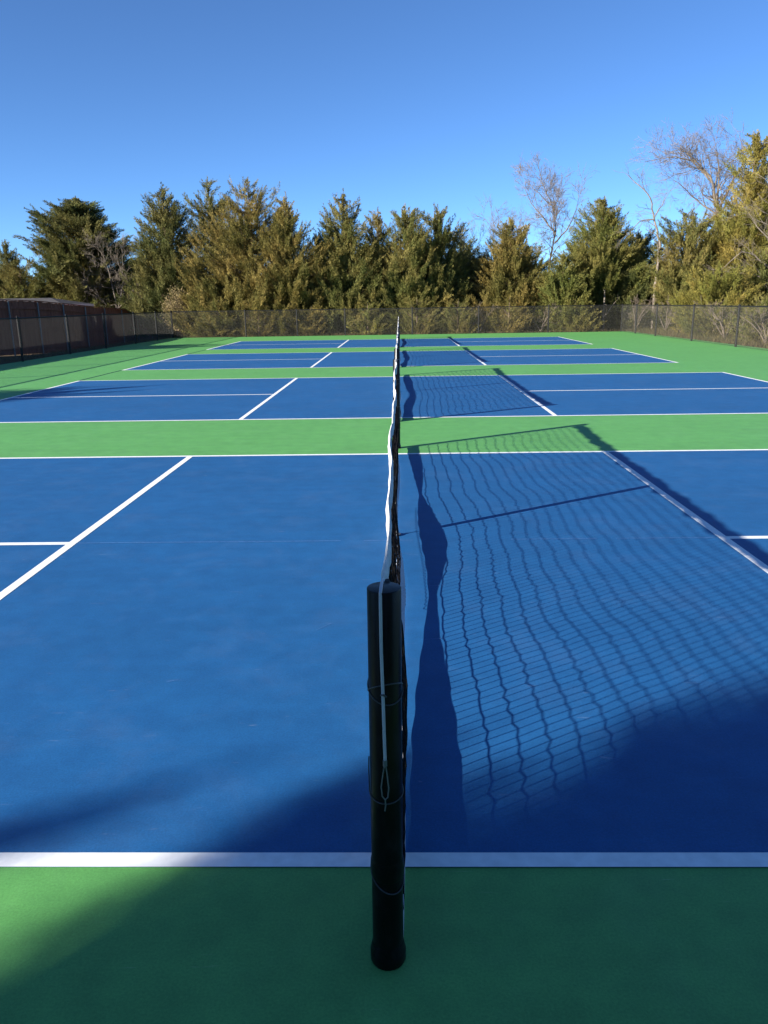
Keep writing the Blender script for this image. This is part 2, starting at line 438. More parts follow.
        lash([(-.0345, yp+sg*.010, .54), (-.0355, yp+sg*.010, .51), (-.0345, yp+sg*.012, .455)], .0015)
        lash([(-.006, yp+sg*.041, .702), (.0, yp+sg*.044, .704), (.006, yp+sg*.041, .698)], .0022)
        cl = MB(); cl.tube([q(.009, -.062, .90), q(.011, -.048, .915), q(.010, -.036, .925)], .006, 8); cl.build('cable_clip', M['wire'], co, smooth=True)
    return root

net(0, COURT_Y[0], 'nearest white-taped court net, its black post standing in the foreground shade')
net(1, COURT_Y[1], 'white-taped court net on the second blue court, next behind the nearest net')
net(2, COURT_Y[2], 'white-taped court net on the third blue court, between second and farthest nets')
net(3, COURT_Y[3], 'farthest white-taped court net, on the last blue court before the far fence')

# ------------------------------------------------------------------ chain link fences
def chain_fence(p0, p1, posts, label, loc):
    """posts: distances along the run"""
    p0 = np.array(p0, float); p1 = np.array(p1, float); d = p1 - p0; L = np.linalg.norm(d); d /= L; H = 1.22
    root = empty('chain_link_fence', (p0[0], p0[1], 0), label, 'fence')
    P = lambda s, z, off=0: (d[0]*s - d[1]*off, d[1]*s + d[0]*off, z)
    for s in posts:
        m = MB(); th = .042 if s in (posts[0], posts[-1]) else .034
        m.tube([P(s, -.05), P(s, H+.03)], th, 12); m.tube([P(s, H+.03), P(s, H+.055), P(s, H+.065)], [th+.004, th*.8, .008], 12)
        m.build('post', M['vinyl'], root, smooth=True)
    m = MB(); m.tube([P(0, H), P(L, H)], .019, 10); m.build('top_rail', M['vinyl'], root, smooth=True)
    m = MB(); m.tube([P(0, .03, -.03), P(L, .03, -.03)], .0035, 5); m.build('tension_wire', M['vinyl'], root)
    z0, z1 = .02, H - .01; h = z1 - z0; sp = .068
    A = []; B = []
    for s in np.arange(-h, L, sp):
        for sg in (0, 1):
            a, b = s, s + h
            ta = max(0, -a/h); tb = min(1, (L-a)/h)
            if tb <= ta: continue
            sa, sb = a + ta*h, a + tb*h
            za, zb = (z0+ta*h, z0+tb*h) if sg == 0 else (z1-ta*h, z1-tb*h)
            off = -.034 + .004*sg
            A.append(P(sa, za, off)); B.append(P(sb, zb, off))
    v, f = prisms(A, B, .0020, .0020, 4)
    mesh_np('wire_mesh', v, f, M['mesh'], root)
    return root
YL = [FY0 + .3 + 3.385*i for i in range(12)]
chain_fence((-FX, FY0), (-FX, FY1), [0] + [y - FY0 for y in (-1.7, 1.4, 4.4, 7.6, 11.0, 14.3, 17.7, 21.1, 24.5, 27.8, 31.2, 34.2)] + [FY1-FY0], 'black chain link fence along the left of the courts before the wooden fence', 0)
chain_fence((-FX, FY1), (10.55, FY1), [0, 3.53, 6.0, 8.3, 11.5, 14.65, 17.95, 21.4], 'black chain link fence across the far end of the courts below the cedars', 0)
chain_fence((10.55, FY1), (10.30, FY0), [0, 2.4, 5.3, 9.5, 13.4, 16.9, 20.4, 23.9, 27.4, 30.9, 34.4, 38, FY1-FY0], 'black chain link fence running along the right side of the courts', 0)

# ------------------------------------------------------------------ wooden privacy fence
def wooden_fence():
    rng = random.Random(5)
    Y0, Y1, X0 = -12.0, 49.0, -14.5
    root = empty('wooden_fence', (X0, 20, 0), 'reddish brown board privacy fence behind the black chain link on the left', 'fence')
    def htop(y): return float(np.interp(y, [-15, 26, 30, 33, 37, 44, 50], [1.82, 1.79, 1.75, 1.64, 1.46, 1.22, 1.08]))
    m = MB(); y = Y0
    while y < Y1:
        w = .138; z1 = htop(y) + rng.uniform(-.012, .012); zb = float(gz(X0, y)) + .03
        dx = rng.uniform(-.006, .006)
        m.box((X0-.018+dx, y-20, zb), (X0+dx, y+w-20, z1)); y += w + rng.choice((.001, .001, .002, .004))
    m.build('board_panel', M['plank'], root)
    for k, f in enumerate((.88, .5, .14)):
        r = MB(); ys_ = np.linspace(Y0, Y1, 40)
        vs = []
        for y in ys_:
            zb = float(gz(X0, y)); z = zb + (htop(y)-zb)*f
            vs += [(X0+.008-X0+X0, y-20, z-.045), (X0+.048, y-20, z-.045), (X0+.048, y-20, z+.045), (X0+.008, y-20, z+.045)]
        r.add(vs, [(i*4+j, i*4+(j+1) % 4, (i+1)*4+(j+1) % 4, (i+1)*4+j) for i in range(39) for j in range(4)])
        r.build('rail', M['plank'], root)
    for y in np.arange(Y0+1, Y1, 2.44):
        p = MB(); p.tube([(X0+.082, y-20, float(gz(X0, y))-.05), (X0+.082, y-20, htop(y)-.02)], .030, 10); p.build('post', M['galv'], root, smooth=True)
    c = MB(); ys_ = np.linspace(Y0, Y1, 60); vs = []
    for y in ys_:
        z = htop(y) + .016
        vs += [(X0-.05, y-20, z), (X0+.05, y-20, z), (X0+.05, y-20, z+.03), (X0-.05, y-20, z+.03)]
    c.add(vs, [(i*4+j, i*4+(j+1) % 4, (i+1)*4+(j+1) % 4, (i+1)*4+j) for i in range(59) for j in range(4)])
    c.build('cap_board', M['plank'], root)
    # children were built in world x: bring them to the root
    for ch_ in root.children: ch_.location.x = -X0
wooden_fence()

def shed():
    root = empty('garden_shed', (-19.6, 37.5, float(gz(-19.6, 37.5))), 'low garden shed with a dark shingle roof peeking over the wooden fence', 'shed')
    g = -float(gz(-19.6, 37.5))
    wall = simple('shed_siding', (.20, .17, .15), .8, .2, noise=.15, scale=6)
    roofm = simple('dark_shingles', (.075, .070, .072), .9, .15, noise=.35, scale=9, bump=.5)
    fm = simple('white_fascia', (.62, .62, .60), .6, .3, noise=.05, scale=10)
    b = MB(); b.box((-2.9, -1.4, 0), (3.6, 1.6, 1.60+g)); b.build('wall', wall, root)
    r = MB(); ze = 1.66+g; zr = 1.96+g
    vs = [(-3.2, -1.8, ze), (4.0, -1.8, ze), (4.0, 2.0, ze), (-3.2, 2.0, ze), (-1.6, .1, zr), (2.7, .1, zr)]
    r.add(vs, [(0, 1, 5, 4), (1, 2, 5), (2, 3, 4, 5), (3, 0, 4), (3, 2, 1, 0)])
    ro = r.build('roof', roofm, root)
    f = MB(); f.box((-3.2, -1.84, ze-.12), (4.0, -1.803, ze-.002)); f.box((4.003, -1.84, ze-.12), (4.04, 2.0, ze-.002)); f.build('fascia', fm, ro)
shed()

# ------------------------------------------------------------------ cedars
def unit(a): return a / (np.linalg.norm(a, axis=-1, keepdims=True) + 1e-12)

def cedar(x, y, H, Rr, mat, label, seed, nb=230, p=.85, asc=.55, skirt=.02, blade=.22, dens=1.0, layered=False, tips=4, lump=.22, group='cedars standing around the courts', spread=1.0, fine=92, even=False, boughs=()):
    rng = np.random.default_rng(seed)
    z0 = float(gz(x, y))
    if 'outside' not in group: Rr *= 1.26; nb = int(nb*1.15)
    root = empty('cedar_tree', (x, y, z0), label, 'tree', group)
    # trunk and limbs
    parts = []
    n = 14; zz = np.linspace(-.1, H*.96, n); wob = np.cumsum(rng.normal(0, .02, (n, 2)), 0)*H/7
    T = np.stack([wob[:, 0], wob[:, 1], zz], 1); rad = np.linspace(.016*H+.03, .012, n)
    parts.append(prisms(T[:-1], T[1:], rad[:-1], rad[1:], 7))
    ctr = lambda z: np.stack([np.interp(z, zz, wob[:, 0]), np.interp(z, zz, wob[:, 1])], -1)
    # branches
    u = rng.random(nb)
    t = skirt + (1-skirt) * (1 - (1-u)**.58) if not layered else skirt + (1-skirt) * u
    if layered:
        lv = np.round(t*11)/11; t = np.clip(.5*t + .5*lv + rng.normal(0, .02, nb), skirt, .985)
    az = rng.uniform(0, 2*math.pi, nb)
    ph = rng.uniform(0, 6.28, 6)
    prof = np.clip(1-t, 0, 1)**p * np.clip(.85 + t/.14*.15, .85, 1)
    lob = 1 + lump*(.6*np.sin(2*az+ph[0]+3*t) + .5*np.sin(3*az+ph[1]-5*t) + .4*np.sin(5*az+ph[2]+9*t))
    rr = Rr * prof * lob * (rng.uniform(.90, 1.0, nb) if even else rng.uniform(.70, 1.10, nb)) + (0 if even else .10)
    if layered:
        rr *= 1 + .30*np.sin(np.round(t*11)*2.4+ph[3]) * np.cos(az-ph[4]-np.round(t*11)*1.9)
    zt = t * H
    rise = rr * asc * rng.uniform(.6, 1.25, nb)
    zs = np.clip(zt - rise*.75, .12, None)
    ze = np.minimum(zt + rise*.35, H*(.90+.08*rng.random(nb)))
    d2 = np.stack([np.cos(az), np.sin(az)], -1)
    S = np.concatenate([ctr(zs), zs[:, None]], 1)
    E_ = np.concatenate([ctr(zt) + d2*rr[:, None], ze[:, None]], 1)
    if tips:          # ascending leaders that break the outline
        nt_ = tips
        a2 = rng.uniform(0, 6.28, nt_); hz = H*rng.uniform(.45, .75, nt_); ro = Rr*rng.uniform(.25, .75, nt_)*(1-hz/H)**.5
        S2 = np.concatenate([ctr(hz*.7), (hz*.7)[:, None]], 1)
        dd = np.stack([np.cos(a2), np.sin(a2)], -1)*ro[:, None]
        E2 = np.concatenate([ctr(hz)+dd, (hz + H*rng.uniform(.14, .28, nt_))[:, None]], 1)
        E2[:, 2] = np.minimum(E2[:, 2], H*.97)
    parts.append(prisms(S, S + (E_-S)*.8, .006+.010*rr, .004, 3))
    tv, tf = join_np(parts)
    mesh_np('trunk', tv, tf, M['bark'], root)
    # every bough ends in tapering, ascending sprays
    O = []; AX = []; LS = []; RD = []
    up = np.array([0, 0, 1.])
    Ln = np.linalg.norm(E_-S, axis=1)
    bdir = unit(E_-S)
    cnt = np.maximum(2, (Ln*4.0*dens)).astype(int)
    idx = np.repeat(np.arange(nb), cnt)
    s = 1 - .80*rng.random(len(idx))**1.1
    ls = blade*rng.uniform(3.0, 5.6, len(idx))*(.60+.40*np.clip(Ln[idx]/1.3, 0, 1))
    bd = bdir[idx]
    if layered: ax = unit(bd + up*rng.uniform(-.12, .40, (len(idx), 1)) + rng.normal(0, .36, (len(idx), 3))*np.array([1, 1, .5]))
    else: ax = unit(bd*.75 + up*rng.uniform(.15, .95, (len(idx), 1)) + rng.normal(0, .30, (len(idx), 3)))
    bend = (1-np.abs(2*s-1))[:, None]*np.array([0, 0, -.10])*Ln[idx][:, None]
    o = S[idx] + (E_-S)[idx]*s[:, None] + bend + rng.normal(0, .05, (len(idx), 3)) - ax*(ls*.55)[:, None]
    O.append(o); AX.append(ax); LS.append(ls); RD.append(np.full(len(idx), .155))
    # the boughs' own ends
    ls = blade*rng.uniform(3.6, 6.2, nb)*(.55+.45*np.clip(Ln/1.3, 0, 1))
    ax = unit(bdir + up*(.05 if layered else .30) + rng.normal(0, .12, (nb, 3)))
    O.append(E_ - ax*(ls*.75)[:, None]); AX.append(ax); LS.append(ls); RD.append(np.full(nb, .13))
    # leader spire with short side sprays
    sp = H*(.15 if not layered else .06)
    O.append(np.concatenate([ctr(np.array([H-sp])), np.array([[H-sp]])], 1)); AX.append(np.array([[0, 0, 1.]])); LS.append(np.array([sp])); RD.append(np.array([.07]))
    ns = int(26*H/6)
    q = rng.random(ns); zsp = H - sp*.15 - sp*1.6*q
    az2 = rng.uniform(0, 6.28, ns); sl = (.12 + .30*q)*H/7
    ax = unit(np.stack([np.cos(az2)*.75, np.sin(az2)*.75, rng.uniform(.5, 1.1, ns)], -1))
    O.append(np.concatenate([ctr(zsp), (zsp-sl*.5)[:, None]], 1)); AX.append(ax); LS.append(sl); RD.append(np.full(ns, .22))
    if tips:
        tl = np.linalg.norm(E2-S2, axis=1); ta = unit(E2-S2); ls = np.minimum(tl*.8, H*.22)
        O.append(E2 - ta*ls[:, None]); AX.append(ta); LS.append(ls); RD.append(np.full(tips, .10))
        k = 9; f = np.tile(np.linspace(.1, .85, k), tips); I2 = np.repeat(np.arange(tips), k)
        o = E2[I2] - ta[I2]*(ls[I2]*(1-f))[:, None]
        ax = unit(ta[I2]*.9 + rng.normal(0, .45, o.shape)); l2 = (1-f)*.45+.12
        O.append(o - ax*.1); AX.append(ax); LS.append(l2); RD.append(np.full(len(o), .2))
    for (p0, p1) in boughs:
        p0 = np.array(p0); p1 = np.array(p1); k = 26
        o = p0 + (p1-p0)*rng.random((k, 1)) + rng.normal(0, .06, (k, 3))
        ax = unit((p1-p0)[None]*1.0 + rng.normal(0, .12, (k, 3))); O.append(o-ax*.15); AX.append(ax); LS.append(np.full(k, .42)); RD.append(np.full(k, .22))
    O = np.concatenate(O); AX = np.concatenate(AX); LS = np.concatenate(LS); RD = np.concatenate(RD)
    nbld = np.maximum(8, (LS*fine)).astype(int)
    I = np.repeat(np.arange(len(O)), nbld); m = len(I)
    f = rng.random(m)**.85
    side = rng.normal(0, 1, (m, 3)); side = unit(side - AX[I]*np.sum(side*AX[I], 1, keepdims=True))
    taper = (1-f)**.8
    rad = RD[I]*LS[I]*taper
    base = O[I] + AX[I]*(f*LS[I])[:, None] + side*(rad*rng.uniform(.1, .75, m))[:, None]
    dirv = unit(AX[I]*rng.uniform(.7, 1.2, (m, 1)) + side*rng.uniform(.2, .75, (m, 1)))
    l = blade*.70*rng.uniform(.6, 1.25, m)*(1-.35*f); w = l*rng.uniform(.15, .25, m)
    ow = unit(base*np.array([1, 1, 0]) + 1e-3) + side*.5 + rng.normal(0, .5, (m, 3)) + np.array([0, 0, .2])
    wv = unit(np.cross(dirv, ow))
    Vb = np.zeros((m, 4, 3))
    Vb[:, 0] = base; Vb[:, 1] = base + dirv*(l*.45)[:, None] + wv*(w*.5)[:, None]
    Vb[:, 2] = base + dirv*l[:, None]; Vb[:, 3] = base + dirv*(l*.45)[:, None] - wv*(w*.5)[:, None]
    Vb[:, :, 2] = np.maximum(Vb[:, :, 2], .02)
    Fb = np.arange(m*4).reshape(-1, 4)
    mesh_np('crown', Vb, Fb, mat, root)
    return root

D, Ol, Br, Bg, Go = (M[k] for k in ('dark', 'olive', 'bronze', 'bright', 'gold'))
# front row beyond the far fence, left to right
cedar(-23.3, 47, 6.1, 1.7, D, 'small dark cedar cut off by the left edge above the shed', 1)
cedar(-18.5, 46, 8.3, 4.1, D, 'broad dark green cedar with flat layered boughs above the wooden fence', 2, nb=440, p=.60, asc=.34, layered=True, tips=0, lump=.2, blade=.24)
cedar(-12.2, 42, 7.9, 2.2, D, 'dark green upright cedar just right of the broad layered one', 4, nb=260, p=.62, tips=3)
cedar(-10.5, 45, 8.45, 1.9, D, 'dark cedar with a ragged rounded top between two front cedars', 5, nb=240, p=.5, tips=4)
cedar(-7.5, 40.5, 7.75, 2.9, Br, 'tall golden bronze cedar with a thin leader, the widest left of the nets', 6, nb=380, p=.62, tips=6, blade=.19)
cedar(-5.35, 39.4, 6.85, 1.95, Br, 'brownish green cedar with a slender spire right of the golden one', 7, nb=270, p=.72, tips=4)
cedar(-2.55, 39.8, 7.0, 2.05, Ol, 'green cedar with one pointed central leader and outreaching tips', 8, nb=290, p=.78, tips=5, asc=.7)
cedar(-.95, 42.2, 6.4, 1.4, Br, 'narrow bronze-tipped cedar half hidden behind its green neighbours', 9, nb=190, p=.5, tips=4)
cedar(.45, 39.9, 6.3, 1.85, Ol, 'olive cedar standing right behind the far end of the net line', 10, nb=290, p=.6, tips=4, asc=.7)
cedar(1.95, 40.6, 6.25, 1.75, Ol, 'rounded olive cedar right of the net line with a dark right flank', 11, nb=270, p=.52, tips=4, asc=.7)
cedar(3.7, 46, 5.2, 2.0, D, 'dark cedar set back in the gap beside the reddish bare shrub', 12, nb=230, p=.6)
cedar(5.6, 40.6, 5.65, 2.0, Br, 'bronze cedar tangled with grey bare twigs right of the gap', 13, nb=270, p=.62, tips=4)
cedar(8.2, 39.3, 3.9, 1.35, Bg, 'low bright cedar at the foot of the slim bare tree', 14, nb=160, p=.55, tips=2)
cedar(10.5, 41, 6.6, 2.1, Bg, 'bright olive cedar with a lifted skirt and a bare leg', 15, nb=290, p=.62, tips=4, skirt=.24)
cedar(13.2, 44, 5.2, 2.2, Ol, 'olive cedar set back behind the pale leaning trunk', 16, nb=230, p=.5, tips=3)
cedar(14.3, 38.8, 5.9, 2.0, Ol, 'bushy olive cedar below the big bare tree', 17, nb=260, p=.5, tips=3)
cedar(16.5, 38, 9.0, 1.75, Go, 'tallest golden cedar rising at the right edge', 18, nb=330, p=.55, tips=4)
cedar(13.0, 31.5, 2.85, 1.5, Go, 'low yellow-green cedar bush behind the right-hand fence', 19, nb=200, p=.45, tips=1, blade=.16, dens=1.6)
cedar(15.6, 33.5, 3.6, 1.7, Ol, 'squat olive cedar right of the yellow-green bush', 20, nb=200, p=.5, tips=2)
# behind and between
cedar(-15.3, 48.5, 5.4, 2.0, D, 'shadowy cedar glimpsed behind the bare shrub at the wooden fence', 21, nb=200, p=.55)
cedar(-9.2, 39.3, 3.0, 1.5, Br, 'short bronze cedar filling the foot of the far left fence corner', 22, nb=150, p=.5, tips=1)
cedar(-4.0, 43.5, 5.3, 1.9, D, 'dark cedar filling the gap between brownish and pointed green cedars', 23, nb=200, p=.55)
cedar(7.6, 47.5, 5.0, 2.2, D, 'dark cedar set back behind the slim bare tree', 24, nb=200, p=.5)
cedar(12.0, 40.2, 3.2, 1.3, D, 'low shaded cedar between bright cedar and pale leaning trunk', 25, nb=130, p=.5, tips=1)
cedar(18.6, 42, 7.6, 2.3, Ol, 'olive cedar just past the right edge behind the golden one', 26, nb=240, p=.55)
cedar(-27.5, 44, 6.0, 2.2, D, 'dark cedar beyond the left edge behind the shed', 27, nb=180, p=.6)
# left of the wooden fence and behind the camera: outside the frame, they throw the shade on the courts
cedar(-18.2, 4.85, 5.35, 2.4, D, 'cedar left of the wooden fence throwing its tip shadow on the second court', 31, nb=300, p=.65, tips=0, dens=1.2, group='cedars outside the frame on the sunny side')
cedar(-21.4, 20.4, 5.7, 2.9, D, 'round-topped cedar left of the wooden fence shading the chain link halfway down', 32, nb=330, p=.4, tips=0, dens=1.2, group='cedars outside the frame on the sunny side')
cedar(-12.05, -8.93, 9.5, 1.62, D, 'dense tall cedar behind the near left corner shading the front of the courts', 33, nb=1000, p=.62, tips=0, lump=.02, dens=1.5, blade=.20, even=True, boughs=[((-.45, .7, 4.5), (-.66, 1.02, 5.05))], group='cedars outside the frame on the sunny side')
cedar(-17.23, -10.25, 6.72, 1.45, D, 'slender cedar farther behind the near left corner', 34, nb=260, p=1.0, tips=0, lump=.03, even=True, blade=.15, group='cedars outside the frame on the sunny side')

for i, (x, y, H, r, lab) in enumerate(((-5.5, -10.5, 6.5, 2.2, 'added cedar behind the photographer nearest the left corner'), (-.5, -11.5, 7.0, 2.4, 'tallest added cedar straight behind the photographer'), (4.8, -10.5, 6.2, 2.2, 'added cedar behind the photographer to the right of the tallest'), (9.8, -9.5, 6.0, 2.2, 'added cedar behind the near right corner of the courts'))):
    cedar(x, y, H, r, D, lab, 50+i, nb=170, p=.6, tips=0, fine=34, blade=.28, group='added unseen cedars behind the photographer')  # unseen cedars added to darken the post's reflections and dim the near ground
for i, (x, y, H, r, mt, lab) in enumerate(((-8.9, 38.1, 1.9, .9, Ol, 'knee-high olive cedar sapling at the left end of the far fence'), (-6.9, 38.0, 1.6, .8, Br, 'small bronze cedar sapling below the golden cedar'), (-4.3, 38.2, 1.5, .8, Br, 'small bronze cedar sapling below the slender spire'),
        (-1.5, 38.0, 1.7, .9, Bg, 'small bright cedar sapling below the pointed green cedar'), (.9, 38.1, 1.8, 1.0, Ol, 'small olive cedar sapling just right of the net line'), (2.9, 38.1, 1.7, .9, Ol, 'olive cedar sapling below the rounded olive cedar'), (5.4, 38.2, 1.8, .9, Br, 'bronze sapling at the foot of the twiggy bronze cedar'),
        (8.6, 38.0, 1.6, .9, Bg, 'bright sapling at the foot of the slim bare tree'), (12.3, 30.0, 1.5, .8, Ol, 'olive sapling in front of the yellow-green bush'), (12.4, 26.0, 1.6, .9, Ol, 'olive sapling outside the right fence between two dead brush clumps'), (12.2, 22.5, 1.5, .8, Br, 'bronze sapling outside the right fence at the frame edge'))):
    cedar(x, y, H, r, mt, lab, 70+i, nb=60, p=.5, tips=1, blade=.15, group='cedar saplings along the fences')
cedar(-17.4, 44.2, 4.7, 2.0, Ol, 'lower olive cedar leaning in front of the broad layered one', 92, nb=220, p=.5, tips=1)
cedar(-21.6, 44.6, 4.9, 2.0, Ol, 'lower olive cedar behind the shed roof left of the broad layered one', 93, nb=220, p=.5, tips=1)
cedar(-20.5, 52, 6.2, 2.8, D, 'cedar at the back seen through the broad layered one', 90, nb=160, p=.5, fine=45)
cedar(-26.0, 51, 5.5, 2.8, D, 'cedar at the back between the shed and the broad layered one', 91, nb=160, p=.5, fine=45)

# ------------------------------------------------------------------ bare trees and brush
def grow(seg, rng, p, d, l, r, depth, wander, kids, upb, spread):
    n = 3; a = np.array(p, float); dd = np.array(d, float)
    r1 = r*.62
    for i in range(n):
        dd = dd + rng.normal(0, wander, 3) + np.array([0, 0, upb]); dd /= np.linalg.norm(dd)
        b = a + dd*l/n
        ra = r + (r1-r)*i/n; rb = r + (r1-r)*(i+1)/n
        seg.append((a, b, ra, rb)); a = b
        if depth > 0:
            for _ in range(kids if i else max(1, kids-1)):
                if rng.random() < .72:
                    e = dd + rng.normal(0, spread, 3); e /= np.linalg.norm(e)
                    grow(seg, rng, b, e, l*rng.uniform(.50, .85), rb*.6, depth-1, wander, kids, upb, spread)

def bare_tree(name, x, y, limbs, mat, label, cat, seed, depth=3, twig=1.1, kids=2, spread=.46, upb=.03, rmin=.0045, twigmat=None, every=.38, group='bare winter trees and shrubs'):
    """limbs: list of (points[(dx, z)], r0, r1) in metres around the foot"""
    rng = np.random.default_rng(seed); z0 = float(gz(x, y))
    root = empty(name, (x, y, z0), label, cat, group)
    wood = []; seg = []
    for (pts, r0, r1) in limbs:
        P = np.array([(a, rng.normal(0, .10) if i else 0, b - z0) for i, (a, b) in enumerate(pts)], float)
        # resample
        dl = np.linalg.norm(np.diff(P, axis=0), axis=1); cum = np.concatenate([[0], np.cumsum(dl)]); L = cum[-1]
        k = max(4, int(L/.25)); s = np.linspace(0, L, k)
        Q = np.stack([np.interp(s, cum, P[:, j]) for j in range(3)], 1); Q[1:-1] += rng.normal(0, .018, (k-2, 3))
        rad = np.linspace(r0, r1, k)
        for i in range(k-1): wood.append((Q[i], Q[i+1], rad[i], rad[i+1]))
        sstart = L*(.42 if pts[0][1] < .6 else .12)
        for ss in np.arange(sstart, L+.01, every):
            q = np.array([np.interp(ss, s, Q[:, j]) for j in range(3)]); rr = np.interp(ss, s, rad)
            j = min(k-2, int(ss/L*(k-1))); td = unit(Q[j+1]-Q[j])
            e = td*.55 + rng.normal(0, .6, 3) + np.array([0, 0, .25]); e /= np.linalg.norm(e)
            grow(seg, rng, q, e, twig*rng.uniform(.6, 1.15), max(rr*.5, rmin*1.6), depth, .12, kids, upb, spread)
        grow(seg, rng, Q[-1], unit(Q[-1]-Q[-2]), twig*.9, max(r1, rmin*1.5), depth, .12, kids, upb, spread)
    A = np.array([s[0] for s in wood]); B = np.array([s[1] for s in wood])
    v, f = prisms(A, B, [s[2] for s in wood], [s[3] for s in wood], 7)
    mesh_np('trunk', v, f, mat, root, smooth=True)
    A = np.array([s[0] for s in seg]); B = np.array([s[1] for s in seg])
    A[:, 2] = np.maximum(A[:, 2], .01); B[:, 2] = np.maximum(B[:, 2], .02)
    v, f = prisms(A, B, np.maximum([s[2] for s in seg], rmin), np.maximum([s[3] for s in seg], rmin*.8), 3)
    mesh_np('crown', v, f, twigmat or mat, root)
    return root

GB, RB, DB = M['greybark'], M['redbark'], M['deadbark']
bare_tree('bare_tree', 16.3, 40.3, [([(.25, 0), (.2, 2.2), (.05, 3.6), (-.35, 5.6)], .10, .07), ([(-.35, 5.6), (-.85, 7.2), (-1.5, 7.9), (-1.9, 8.2)], .07, .02),
    ([(-.35, 5.6), (.35, 7.2), (.7, 7.8), (.6, 8.3)], .07, .02), ([(-.75, 7.0), (-1.8, 8.0), (-2.6, 8.2), (-3.3, 8.1)], .05, .014), ([(-.45, 6.2), (-.5, 7.5), (-.65, 8.3)], .05, .016), ([(-.3, 5.4), (-1.5, 6.3), (-2.4, 7.0)], .045, .014)],
    GB, 'large spreading bare tree whose crown reaches past the tallest golden cedar', 'tree', 101, depth=3, twig=.98, kids=2, twigmat=RB, rmin=.0045, every=.17)
bare_tree('bare_tree', 8.3, 44, [([(0, 0), (.02, 2.3), (.2, 4.0), (.35, 5.0), (.2, 6.2), (-.2, 7.0), (-.5, 7.7)], .075, .018), ([(.3, 4.5), (.9, 5.1), (1.3, 6.0), (1.5, 6.5)], .045, .012),
    ([(.35, 5.0), (-.4, 5.9), (-1.0, 6.6), (-1.3, 7.1)], .045, .012), ([(0, 6.5), (-.8, 7.2), (-1.1, 7.5)], .03, .01), ([(.28, 4.8), (.1, 6.0), (.3, 7.2)], .03, .01)],
    GB, 'slim bare tree with reddish twigs between bronze and bright cedars', 'tree', 102, depth=3, twig=.85, kids=2, twigmat=RB, every=.22)
bare_tree('bare_tree', 12.75, 39, [([(0, 0), (0, 2.0), (.02, 4.0), (-.3, 5.3), (-.65, 6.3), (-1.3, 6.9)], .095, .02), ([(.0, 3.9), (.8, 3.5), (1.6, 3.1), (2.0, 2.6)], .045, .015), ([(-.3, 5.2), (-.9, 5.2), (-1.5, 4.6)], .035, .012), ([(-.3, 5.3), (.3, 6.4)], .03, .01)],
    M['greybark'], 'pale leaning bare trunk with a drooping side limb behind the right fence corner', 'tree', 103, depth=2, twig=.7, kids=2, every=.45)
bare_tree('bare_tree', 15.6, 32.5, [([(.1, 0), (.05, 2.4), (-.3, 4.0), (-.6, 5.5)], .08, .02), ([(.0, 2.4), (-.8, 3.1), (-1.5, 3.3), (-2.1, 2.7)], .04, .012), ([(-.2, 3.6), (-.9, 4.2), (-1.3, 4.8)], .035, .01), ([(.05, 2.0), (-.9, 2.4), (-1.7, 2.5)], .035, .01)],
    GB, 'crooked bare tree at the right edge reaching over the yellow-green bush', 'tree', 104, depth=2, twig=.8, kids=2, every=.4)
bare_tree('bare_shrub', 5.0, 41.6, [([(0, 0), (-.3, 2.2), (-.9, 4.2)], .05, .012), ([(0, 0), (.1, 2.6), (.0, 5.3)], .05, .012), ([(0, 0), (.6, 2.5), (1.1, 4.6)], .05, .012), ([(0, 0), (-.8, 1.8), (-1.4, 3.6)], .04, .012)],
    RB, 'reddish grey bare shrub rising over the bronze cedar right of the gap', 'shrub', 105, depth=3, twig=.8, kids=2, every=.22)
bare_tree('bare_shrub', -15.5, 42.5, [([(0, -.6), (0, 2.0), (-.2, 3.4), (-.4, 4.1)], .06, .014), ([(.05, 1.2), (.5, 2.6), (.6, 3.8)], .04, .012), ([(.05, 1.3), (.7, 1.9), (1.2, 2.1)], .035, .012), ([(0, 1.0), (-.6, 1.7), (-1.1, 2.3)], .03, .01)],
    GB, 'pale bare shrub in front of the broad cedar at the wooden fence', 'shrub', 106, depth=3, twig=.8, kids=2, every=.225)
bare_tree('bare_tree', 10.25, 39.0, [([(0, 0), (.0, .7), (-.05, 1.2), (0, 1.6)], .06, .04), ([(.0, .6), (.35, 1.1), (.6, 1.35)], .03, .015)], GB, 'pale forked bare stem under the bright olive cedar', 'tree', 107, depth=1, twig=.4, kids=1, every=.6)
for i, (x, y, h, lab) in enumerate(((11.6, 38.2, 1.2, 'leaning dead brush just outside the right fence corner'), (12.6, 36.6, 1.15, 'dead brush with pale forked stems behind the right fence'), (12.3, 33.6, 1.0, 'brown dead brush left of the yellow-green bush'),
        (12.2, 28.6, .95, 'dead brush right of the yellow-green bush behind the fence'), (11.9, 24.5, .95, 'nearest dead brush behind the right fence at the edge'), (7.0, 38.2, .9, 'dead brush at the foot of the bronze cedar'), (4.0, 38.3, .9, 'dead brush in the dark gap behind the far fence'), (-6.4, 38.1, .8, 'dead brush below the golden bronze cedar'))):
    rg = random.Random(i)
    limbs = []
    for k in range(6):
        a = rg.uniform(-.7, .7); limbs.append(([(0, 0), (a*.5, h*.55), (a*1.3, h*rg.uniform(.8, 1.1))], .026, .010))
    bare_tree('dead_brush', x, y, limbs, DB, lab, 'shrub', 200+i, depth=2, twig=.30, kids=2, every=.3, rmin=.005, group='dead brush behind the fences')
